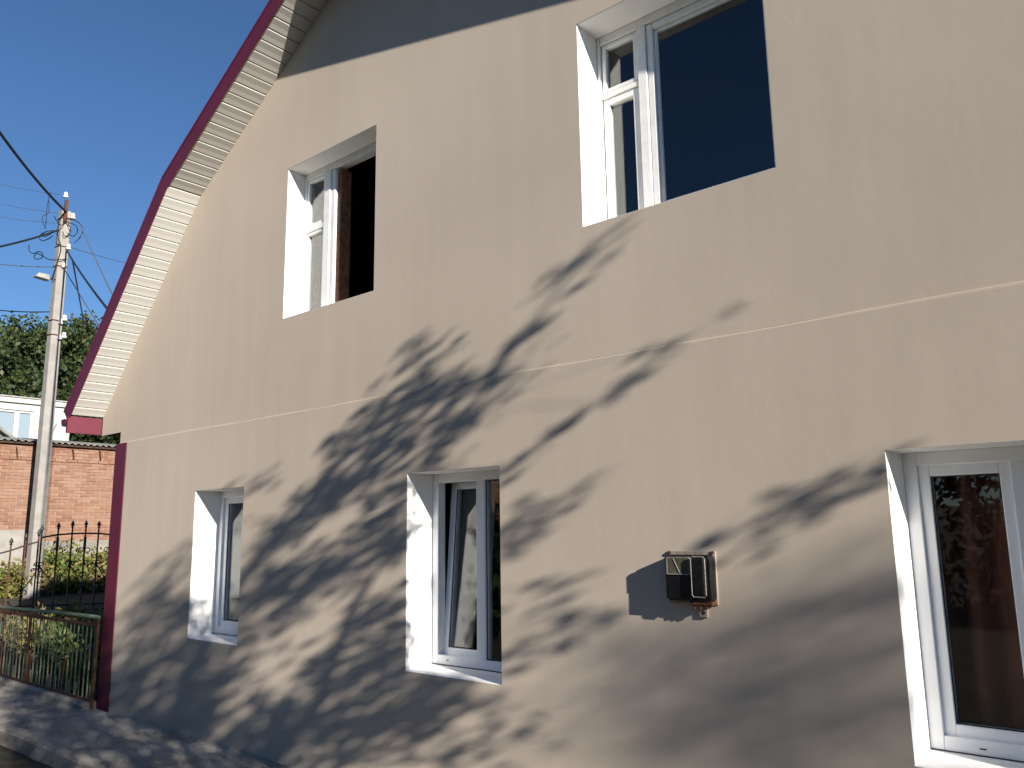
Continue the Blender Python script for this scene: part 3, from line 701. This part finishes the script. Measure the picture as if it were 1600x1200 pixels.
# corrugated slate sheets, edge towards the street
def slate(y0, y1):
    mb = MB(); ny = int((y1-y0)/.025); zt = [bz1+.02, bz1+.98]
    for i in range(ny+1):
        y = y0+(y1-y0)*i/ny; w_ = .022*math.cos(2*math.pi*y/.15)
        for xq, zq in ((BX+.16, bz1+.045), (BX-6, bz1+.75)):
            mb.v.append((xq, y, zq+w_)); mb.v.append((xq, y, zq+w_-.014))
    for i in range(ny):
        a = i*4; q = a+4; mb.f += [(a, q, q+2, a+2), (a+1, a+3, q+3, q+1), (a, a+1, q+1, q), (a+2, q+2, q+3, a+3)]
    return mb
y = by0-.2
while y < by1+.1:
    slate(y, y+1.09).build('slate_sheet', 'slate', bb); y += 1.05
mb = MB(); mb.box(BX-.01, BX+.10, by0, by1, bz1-.04, bz1+.005); mb.build('eave_board', 'dark_timber', bb)
for a, b_ in ((113, 705), (25, 703), (-40, 700), (155, 707)):
    c = on_x(a, b_, BX+.03); mb = MB(); mb.tube([(BX+.02, c[1], c[2]+.08), (BX+.10, c[1], c[2]), (BX+.09, c[1]+.03, c[2]-.18), (BX+.02, c[1]+.06, c[2]-.22)], .014, 5); mb.build('bracket', 'rust', bb)
# small gabled roof left of the pole
c0 = on_x(-8, 660, BX-5)
sh_ = empty('shed', (BX-5, c0[1]-1, .3)); tag(sh_, 'small shed with a dark gabled roof in front of the white building', 'shed')
mb = MB(); mb.box(BX-7, BX-5, c0[1]-2.2, c0[1]+.2, .3, c0[2]-.75); mb.build('wall', 'far_dark', sh_)
mb = MB(); r_ = on_x(20, 690, BX-4.8); l_ = (c0[1]-1.0, c0[2]+.55)
mb.prism([(r_[1]+.1, r_[2]), l_, (l_[0], l_[1]+.10), (r_[1]+.1, r_[2]+.10)], BX-7.2, BX-4.8, 'x'); mb.prism([(2*l_[0]-r_[1], r_[2]), l_, (l_[0], l_[1]+.1), (2*l_[0]-r_[1], r_[2]+.1)], BX-7.2, BX-4.8, 'x'); mb.build('roof', 'slate', sh_)
mb = MB(); mb.prism([(r_[1], r_[2]), (l_[0], l_[1]), (2*l_[0]-r_[1], r_[2])], BX-5.05, BX-5, 'x'); mb.build('gable', 'far_dark', sh_)

# grey concrete panels left of the pole
for i, (a, b_) in enumerate(((-70, -22), (-20, 40))):
    p0 = on_x(a, 830, -12.4); p1 = on_x(b_, 828, -12.4); mb = MB(); mb.box(-12.48, -12.4, p0[1]+.01, p1[1]-.01, .1, p1[2]); mb.build('concrete_fence_panel', 'pole_concrete', bevel=.01)
    tag(bpy.context.scene.collection.objects[-1], ('grey concrete fence panel at the foot of the brick building, cut by the utility pole' if i else 'grey concrete fence panel next to the one beside the utility pole'), 'fence panel')

# ================================================================== WHITE BUILDING behind
WX = -27.0
wb = empty('white_building', (WX, 10, .3)); tag(wb, 'flat roofed white building with a wide window behind the brick building', 'building')
t0 = on_x(-60, 606, WX); t1 = on_x(112, 633, WX); ztp = .5*(t0[2]+t1[2])
ya, yb = t0[1]-3, t1[1]
# front wall with an opening for the window
w0 = on_x(-30, 640, WX); w1 = on_x(53, 643, WX); wz1 = w1[2]; wz0 = on_x(53, 690, WX)[2]-.5
mb = MB(); mb.box(WX-8, WX-.2, ya, yb, .3, ztp-.3); mb.build('body', 'far_dark', wb)
mb = MB(); mb.box(WX-.2, WX, ya, w0[1], .3, ztp-.25); mb.box(WX-.2, WX, w1[1], yb, .3, ztp-.25); mb.box(WX-.2, WX, w0[1], w1[1], .3, wz0); mb.box(WX-.2, WX, w0[1], w1[1], wz1, ztp-.25); mb.build('wall', 'far_white', wb)
mb = MB(); mb.box(WX-8.1, WX+.12, ya-.1, yb+.1, ztp-.249, ztp-.05); mb.build('parapet', 'far_white', wb)
mb = MB(); mb.box(WX-8.15, WX+.18, ya-.15, yb+.15, ztp-.049, ztp); mb.build('coping', 'zinc', wb)
win = MB(); rect_frame(win, 0, 1, 0, 1, 0, 1, .1)
fr = MB(); h_ = .09
for a, b_ in ((w0[1], (w0[1]+w1[1])/2+.35), ((w0[1]+w1[1])/2+.35, w1[1])):
    fr.box(WX-.16, WX-.06, a, a+h_, wz0, wz1); fr.box(WX-.16, WX-.06, b_-h_, b_, wz0, wz1); fr.box(WX-.16, WX-.06, a+h_, b_-h_, wz1-h_, wz1); fr.box(WX-.16, WX-.06, a+h_, b_-h_, wz0, wz0+h_)
fw = fr.build('window', 'far_white', wb)
for a, b_ in ((w0[1], (w0[1]+w1[1])/2+.35), ((w0[1]+w1[1])/2+.35, w1[1])):
    mb = MB(); mb.box(WX-.13, WX-.12, a+h_, b_-h_, wz0+h_, wz1-h_); mb.build('pane', 'far_pane', fw)

# ================================================================== TREES
def tree(name, label, base, blobs, n_leaf, leaf, material, group=None, trunk_r=.25):
    """blobs: (dx,dy,dz,r) lobes of the crown relative to base"""
    bx_, by_, bz_ = base; t = empty(name, base); tag(t, label, 'tree', group)
    mb = MB(); top = max(q[2] for q in blobs)
    tp = [(bx_+.15*math.sin(k*.9), by_+.12*math.cos(k*1.1), bz_-.3+k*(top*.8)/6) for k in range(7)]
    mb.tube(tp, [trunk_r*(1-.12*k) for k in range(7)], 8); mb.build('trunk', 'bark', t, smooth=True)
    for q in blobs:
        k = min(6, max(2, int(6*q[2]*.6/(top*.8)))); s0 = Vector(tp[k]); e0_ = Vector((bx_+q[0], by_+q[1], bz_+q[2]))
        mid = (s0+e0_)/2+Vector((random.uniform(-.2, .2), random.uniform(-.2, .2), -.15*(e0_-s0).length*.5))
        mb = MB(); mb.tube([s0, mid, e0_], [trunk_r*.4, trunk_r*.25, trunk_r*.08], 6); mb.build('limb', 'bark', t, smooth=True)
    vol = np.array([q[3]**2 for q in blobs]); cnt = (n_leaf*vol/vol.sum()).astype(int); C = []; 
    for q, c in zip(blobs, cnt):
        ncl = max(6, c//26); d = rng.normal(size=(ncl, 3)); d /= np.linalg.norm(d, axis=1)[:, None]
        r = q[3]*(.62+.5*rng.random(ncl)**.7); cc = np.array([bx_+q[0], by_+q[1], bz_+q[2]])+d*r[:, None]*np.array([1, 1, .85])
        per = max(1, c//ncl); pts = np.repeat(cc, per, 0)+rng.normal(size=(ncl*per, 3))*q[3]*.15; C.append(pts)
    C = np.concatenate(C); N = len(C); lens = leaf*(.7+.7*rng.random(N))
    leaf_mesh('crown', C, rand_dirs(N, .3), lens, lens*.7, material, t)
    return t
def blobset(w, h, n, lo=.35):
    out = []
    for i in range(n):
        a = 2*math.pi*(i/n)+random.uniform(-.4, .4); r = w*.5*random.uniform(.2, .75); z = h*random.uniform(lo, .84)
        out.append((r*math.cos(a), r*math.sin(a), z, w*random.uniform(.2, .32)))
    out.append((0, 0, h*.84, w*.2)); return out
# row behind the white building: (pixel x, pixel y of the crown top, distance plane x)
FT = [(-45, 478, -44, 'leaf_far'), (8, 468, -47, 'leaf_far'), (52, 500, -43, 'leaf_far_dark'), (88, 492, -46, 'leaf_far'), (126, 474, -43, 'leaf_far'), (166, 490, -45, 'leaf_far_dark'), (210, 480, -44, 'leaf_far'), (30, 560, -38, 'leaf_far'), (95, 560, -38, 'leaf_far_dark'), (150, 555, -37, 'leaf_far')]
LBL = ['tall pale green tree on the slope, farthest from the maroon roof', 'tall light green tree with loose top left of the pole', 'dark green tree directly behind the pole', 'mid green tree just right of the pole shaft', 'tallest green tree between the pole and the maroon roof', 'dark green tree behind the maroon roof edge', 'light green tree half hidden by the house roof', 'low bushy green tree over the white building left of the pole', 'low dark bushy tree over the white building behind the pole', 'low bushy tree over the white building beside the roof edge']
for (a, b_, X_, mt2), lb in zip(FT, LBL):
    c = on_x(a, b_, X_); gz_ = ground_h(X_, 0); h = c[2]-gz_
    wid = 7.0 if b_ < 540 else 5.0
    tree('broadleaf_tree', lb, (X_, c[1], gz_), blobset(wid, h, 12, .30), 9500, .25, mt2, 'trees on the slope behind the white building', .3)
# low scrub that closes the foot of the slope
sc_ = []
for k in range(420):
    X_ = random.uniform(-36, -33); y = random.uniform(5, 24); base = ground_h(X_, 0); sc_.append((X_, y, base+random.uniform(0, 7.6)))
sc_ = np.array(sc_); pts = np.repeat(sc_, 50, 0)+rng.normal(size=(len(sc_)*50, 3))*.5; N = len(pts); ln = .26*(.7+.7*rng.random(N))
o = leaf_mesh('undergrowth', pts, rand_dirs(N, .3), ln, ln*.7, 'leaf_far_dark', None); tag(o, 'dense dark green undergrowth between the tree crowns on the slope', 'undergrowth')

# weeds at the foot of the brick building and garden plants behind the low fence
def plant(name, label, base, h, spread, n_stem, leaf, material, group=None, flowers=0, cat='plant'):
    t = empty(name, base); tag(t, label, cat, group); st_ = MB(); pts = []
    for i in range(n_stem):
        a = random.uniform(0, 2*math.pi); r = spread*random.uniform(.2, 1); hh = h*random.uniform(.55, 1.05)
        p0 = Vector(base)+Vector((.15*r*math.cos(a), .15*r*math.sin(a), -.04)); p2 = Vector(base)+Vector((r*math.cos(a), r*math.sin(a), hh)); p1 = (p0+p2)/2+Vector((-.15*r*math.cos(a), -.15*r*math.sin(a), hh*.12))
        st_.tube([p0, p1, p2], [.006, .005, .003], 4)
        for t_ in np.linspace(.2, 1, 14):
            q = p0*(1-t_)**2+p1*2*t_*(1-t_)+p2*t_**2; pts += [tuple(q+Vector((random.gauss(0, leaf*.9), random.gauss(0, leaf*.9), random.gauss(0, leaf*.6)))) for _ in range(2)]
    st_.build('stem', 'stem', t); pts = np.array(pts); N = len(pts); ln = leaf*(.7+.8*rng.random(N))
    leaf_mesh('foliage', pts, rand_dirs(N, .1), ln, ln*.5, material, t)
    for k in range(flowers):
        q = pts[random.randrange(N)]; mb = MB(); mb.lathe([(.004, 0), (.022, .008), (.026, .02), (.012, .03)], (q[0], q[1], base[2]+h*random.uniform(.7, 1.02)), 7); mb.build('flower', 'petal', t)
    return t
wl = 'weeds along the brick building'
WD = [(78, 880, -12.9, 1.25, 'leaf_weed'), (92, 870, -13.1, 1.5, 'leaf_weed'), (108, 885, -12.8, 1.15, 'leaf_weed'), (124, 880, -13.0, 1.3, 'leaf_weed'), (142, 885, -12.9, 1.1, 'leaf_dry'), (158, 880, -13.1, 1.25, 'leaf_weed'), (174, 885, -12.8, 1.1, 'leaf_dry'), (30, 890, -12.7, 1.0, 'leaf_dry'), (10, 890, -12.7, .9, 'leaf_weed'), (62, 890, -12.6, .9, 'leaf_dry'), (190, 880, -12.9, 1.2, 'leaf_weed')]
for a, b_, X_, h, mt2 in WD:
    X_ += .75; h *= .86
    c = on_x(a, b_, X_); gr = 'leafy' if mt2 == 'leaf_weed' else 'dry'
    plant('weed_clump', 'leafy green weeds growing at the foot of the brick building' if gr == 'leafy' else 'dry yellowish weeds growing at the foot of the brick building', (X_, c[1], ground_h(X_, 0)), h, .55, 16, .11, mt2, gr+' '+wl)
GP = [(-.75, .42, .62, 'leaf_yard', 4), (-1.25, .75, .70, 'leaf_yard', 5), (-1.8, .45, .60, 'leaf_weed', 2), (-2.3, .9, .72, 'leaf_yard', 3), (-2.9, .55, .62, 'leaf_yard', 0), (-3.5, 1.1, .66, 'leaf_weed', 0), (-4.2, .7, .62, 'leaf_dry', 0), (-1.0, 1.4, .72, 'leaf_yard', 0), (-3.0, 1.8, .70, 'leaf_yard', 0), (-5.0, 1.5, .60, 'leaf_weed', 0), (-.45, .9, .66, 'leaf_yard', 2)]
for xq, yq, h, mt2, fl in GP:
    plant('garden_plant', {'leaf_yard': 'dark green flowering garden plant behind the low rusty fence' if fl else 'dark green leafy garden plant behind the low rusty fence', 'leaf_weed': 'light green garden plant behind the low rusty fence', 'leaf_dry': 'dry straw coloured garden plant behind the low rusty fence'}[mt2], (xq, yq, ground_h(xq, yq)), h, .34, 15, .085, mt2, {'leaf_yard': 'flowering garden plants' if fl else 'dark garden plants', 'leaf_weed': 'light garden plants', 'leaf_dry': 'dry garden plants'}[mt2], fl)

# ---------------------------------------------------------------- yard tree whose shadow falls on the wall
def wall_pt(px, py): q = on_y(px, py, lo_y); return np.array([q[0], q[2]])
def lift(xz, t): return np.array([xz[0]+SK*t, -t, xz[1]+SZ*t])          # point on the sun ray through a wall point
def in_view(P, mrg=90):
    a, b_, z = screen(P); return z > .05 and -mrg < a < 1600+mrg and -mrg < b_ < 1200+mrg
def inside(p, poly):
    r = False; j = len(poly)-1
    for i in range(len(poly)):
        if (poly[i][1] > p[1]) != (poly[j][1] > p[1]) and p[0] < (poly[j][0]-poly[i][0])*(p[1]-poly[i][1])/(poly[j][1]-poly[i][1])+poly[i][0]: r = not r
        j = i
    return r
def area(poly): return abs(sum(poly[i][0]*poly[(i+1) % len(poly)][1]-poly[(i+1) % len(poly)][0]*poly[i][1] for i in range(len(poly))))/2
W_ = lambda L: [tuple(wall_pt(a, b_)) for a, b_ in L]
core = W_([(215, 960), (262, 900), (300, 930), (380, 900), (400, 830), (470, 770), (540, 700), (575, 630), (610, 605), (690, 600), (705, 640), (680, 720), (640, 770), (632, 1050), (775, 1072), (680, 1125), (560, 1190), (260, 1135), (185, 1080)])
gap1 = W_([(305, 1150), (390, 1035), (460, 965), (560, 895), (640, 845), (640, 900), (560, 955), (500, 1020), (435, 1100), (350, 1160)])
low = W_([(185, 1085), (215, 1010), (300, 1015), (380, 1015), (430, 1000), (632, 970), (634, 1050), (780, 1074), (690, 1122), (590, 1175), (500, 1215), (260, 1150)])
gap2 = W_([(430, 870), (520, 800), (560, 770), (575, 790), (520, 830), (450, 885)])
fr1 = W_([(195, 1010), (205, 920), (245, 860), (300, 840), (300, 920), (240, 950), (200, 1050)])
fr2 = W_([(395, 750), (430, 800), (500, 740), (560, 655), (600, 575), (655, 520), (655, 570), (715, 565), (760, 590), (820, 575), (780, 640), (735, 690), (640, 740), (500, 760)])
fr3 = W_([(790, 810), (900, 720), (920, 735), (850, 800), (890, 845), (850, 890), (930, 930), (870, 990), (800, 1020)])
deep = [(-3.2, .9), (-.35, .8), (-.2, .35), (3.3, .16), (2.2, -.4), (.2, -1.5), (-3.2, -1.8)]
strokes = [([(760, 592), (800, 545), (840, 495), (890, 430), (938, 368)], .045, 9), ([(790, 735), (850, 692), (930, 632), (985, 590), (1042, 550)], .045, 9), ([(800, 1015), (860, 993), (920, 972), (985, 950)], .055, 10), ([(1108, 892), (1150, 862), (1200, 815)], .060, 13), ([(1200, 815), (1240, 790), (1290, 768), (1340, 740), (1385, 716)], .045, 12), ([(590, 1198), (690, 1185), (800, 1166)], .075, 12), ([(790, 868), (850, 812), (925, 742)], .05, 8), ([(345, 790), (405, 742)], .05, 5), ([(615, 590), (662, 515)], .04, 5)]
yt = empty('yard_tree', (10.9, -2.9, -.13)); tag(yt, 'leafy yard tree whose shadow falls across the stucco wall', 'tree')
crotch = np.array([10.75, -2.75, 2.35])
mb = MB(); mb.tube([(10.9, -2.9, -.3), (10.92, -2.88, .2), (10.85, -2.82, 1.2), tuple(crotch)], [.20, .15, .125, .11], 10); mb.build('trunk', 'bark', yt, smooth=True)
def t_at(xz): return 1.15*max(1.25, (8.55-xz[0])/3.46)+.10*math.sin(xz[0]*1.3+.5)+.10*math.sin(xz[1]*2.1)
def safe(xz, t):
    P = lift(xz, t)
    while in_view(P) and t < 9: t += .05; P = lift(xz, t)
    return P
clusters = []
def fill(poly, lai, excl=(), r=.085, leaf_a=.0021, per=8, tj=.13):
    lo = np.min(poly, 0); hi = np.max(poly, 0); ncl = int(lai*area(poly)*.252/(leaf_a*.55*per)); k = 0; tries = 0
    while k < ncl and tries < 40000:
        tries += 1; p = (random.uniform(lo[0], hi[0]), random.uniform(lo[1], hi[1]))
        if not inside(p, poly): continue
        if any(inside(p, e) for e in excl) and random.random() < .98: k += 1; continue
        clusters.append((safe(p, t_at(p)+abs(random.gauss(0, tj))), r*random.uniform(.7, 1.3), per)); k += 1
fill(core, 2.3, (gap1, gap2), r=.065); fill(fr1, .8, r=.06); fill(low, 1.1, (gap1,), r=.075); fill(fr2, .95, (), r=.05, per=5); fill(fr3, .62, (), r=.045, per=5); fill(deep, 3.8, r=.09)
limbs = []
def limb(pts, r0, r1):
    P = [crotch]+[np.array(q) for q in pts]; out = []
    for i in range(len(P)-1):
        p0, p1, p2, p3 = P[max(i-1, 0)], P[i], P[i+1], P[min(i+2, len(P)-1)]
        for t in np.linspace(0, 1, 7, endpoint=False): out.append(.5*((2*p1)+(-p0+p2)*t+(2*p0-5*p1+4*p2-p3)*t*t+(-p0+3*p1-3*p2+p3)*t**3))
    out.append(P[-1]); mb = MB(); mb.tube(out, list(np.linspace(r0, r1, len(out))), 7); mb.build('limb', 'bark', yt, smooth=True); limbs.append(out)
for L_, wd_, per in strokes:
    ws = [wall_pt(a, b_) for a, b_ in L_]
    pts3 = [safe(q, t_at(q)) for q in ws]
    mb = MB(); mb.tube(pts3, list(np.linspace(.007, .003, len(pts3))), 5); mb.build('branch', 'bark', yt)
    limbs.append(pts3)
    for i in range(len(pts3)-1):
        n_ = max(2, int(np.linalg.norm(pts3[i+1]-pts3[i])/.085))
        for k in range(n_):
            if random.random() < .62: clusters.append((pts3[i]+(pts3[i+1]-pts3[i])*(k+random.random())/n_+rng.normal(size=3)*.02, wd_*random.uniform(.7, 1.3), max(2, int(per*.45))))
pw = lambda a, b_: safe(wall_pt(a, b_), t_at(wall_pt(a, b_)))
limb([lift((1.0, -.6), 2.6), pw(300, 1050), pw(380, 900), pw(480, 790), pw(600, 640), pw(765, 588)], .05, .004)
limb([lift((2.2, -.5), 2.3), pw(480, 1120), pw(560, 930), pw(680, 800), pw(790, 735)], .045, .004)
limb([lift((2.8, -.4), 2.2), pw(580, 1150), pw(690, 1070), pw(800, 1015)], .04, .004)
limb([lift((-.6, -.6), 3.0), lift((-.9, .2), 3.0), lift((-.5, .8), 2.8)], .05, .006)
# twigs reaching each leaf cluster
allp = np.array([q for L_ in limbs for q in L_])
tw = MB()
for c, r, per in clusters:
    dd = np.linalg.norm(allp-c, axis=1); j = int(np.argmin(dd+.4*np.maximum(0, allp[:, 2]-c[2]))); a = allp[j]
    if dd[j] < .6 and not in_view(c, 60): mid = (a+c)/2+rng.normal(size=3)*.04; tw.tube([a, mid, c], [.0035, .0025, .0015], 3, False)
tw.build('twigs', 'bark', yt)['kind'] = 'stuff'
CC = np.concatenate([c+rng.normal(size=(per, 3))*r for c, r, per in clusters]); CC = CC[[not in_view(q, 50) for q in CC]]; N = len(CC); ln = .075*(.7+.6*rng.random(N))
leaf_mesh('foliage', CC, rand_dirs(N, .4), ln, ln*.55, 'leaf_yard', yt)
# second tree farther towards the sun: its soft shade reaches the wall near the right-hand window
soft = W_([(930, 1040), (1010, 975), (1130, 970), (1260, 900), (1395, 900), (1420, 1000), (1435, 1200), (950, 1200)])
bt_ = empty('garden_tree', (31.0, -9.2, -.13)); tag(bt_, 'tall garden tree standing farther towards the sun than the yard tree', 'tree')
pts = []
lo = np.min(soft, 0); hi = np.max(soft, 0)
while len(pts) < 52:
    q = (random.uniform(lo[0], hi[0]), random.uniform(lo[1], hi[1]))
    if inside(q, soft): pts.append(lift(q, random.uniform(4.3, 5.6)))
pts = np.array(pts); ctr = pts.mean(0)
base = np.array([ctr[0]+3.0, ctr[1]-.2, -.13]); bt_.location = base
mb = MB(); mb.tube([tuple(base-np.array([0, 0, .3])), tuple(base+np.array([.1, 0, 4])), tuple(base+np.array([-.1, .1, ctr[2]-.5])), tuple(base+np.array([-.2, .1, ctr[2]+1.6]))], [.30, .22, .13, .03], 10); mb.build('trunk', 'bark', bt_, smooth=True)
mb = MB()
for q in pts[::3]: h0 = base+np.array([0, 0, min(q[2]-1.0, ctr[2]-.4)*random.uniform(.8, .97)]); mb.tube([h0, (h0+q)/2+rng.normal(size=3)*.1, q], [.02, .012, .004], 5)
mb.build('limb', 'bark', bt_)
CC = np.repeat(pts, 8, 0)+rng.normal(size=(len(pts)*8, 3))*.15; N = len(CC); ln = .09*(.7+.6*rng.random(N)); leaf_mesh('crown', CC, rand_dirs(N, .4), ln, ln*.6, 'leaf_yard', bt_)

# ---------------------------------------------------------------- what the panes mirror: neighbour's brick house and a hedge on the far side of the yard
nh = empty('neighbour_house', (-6, -13, -.1)); tag(nh, 'brick neighbour house on the far side of the yard', 'house')
mb = MB(); mb.box(-9, -3.02, -18, -8, -.2, 4.2); mb.build('wall', 'mortar', nh)
mb = MB(); z = .0; row = 0
while z < 4.1:
    y = -18-(row % 2)*.125
    while y < -8.1: mb.box(-3.03, -2.995+random.uniform(-.004, .004), max(-18, y)+.005, min(-8, y+.25)-.005, z, z+.066); y += .26
    z += .0765; row += 1
mb.build('brickwork', 'brick', nh)['kind'] = 'stuff'
mb = MB(); mb.prism([(-9.4, 4.2), (-2.6, 4.2), (-6, 6.6)], -18.3, -7.7); mb.build('roof', 'slate', nh)
hp = []
for k in range(900):
    y = random.uniform(-19, -3); hp.append((-1.2+random.gauss(0, .35), y, random.uniform(0, 1.9)))
for k in range(1500):
    xq = random.uniform(-1, 30); hp.append((xq, -16+random.gauss(0, .35), random.uniform(0, 4.6)))
hp = np.array(hp); CC = np.repeat(hp, 20, 0)+rng.normal(size=(len(hp)*20, 3))*.18; N = len(CC); ln = .24*(.7+.6*rng.random(N))
o = leaf_mesh('hedge', CC, rand_dirs(N, .2), ln, ln*.6, 'leaf_far_dark', None); tag(o, 'dark green hedge along the far sides of the yard', 'hedge')
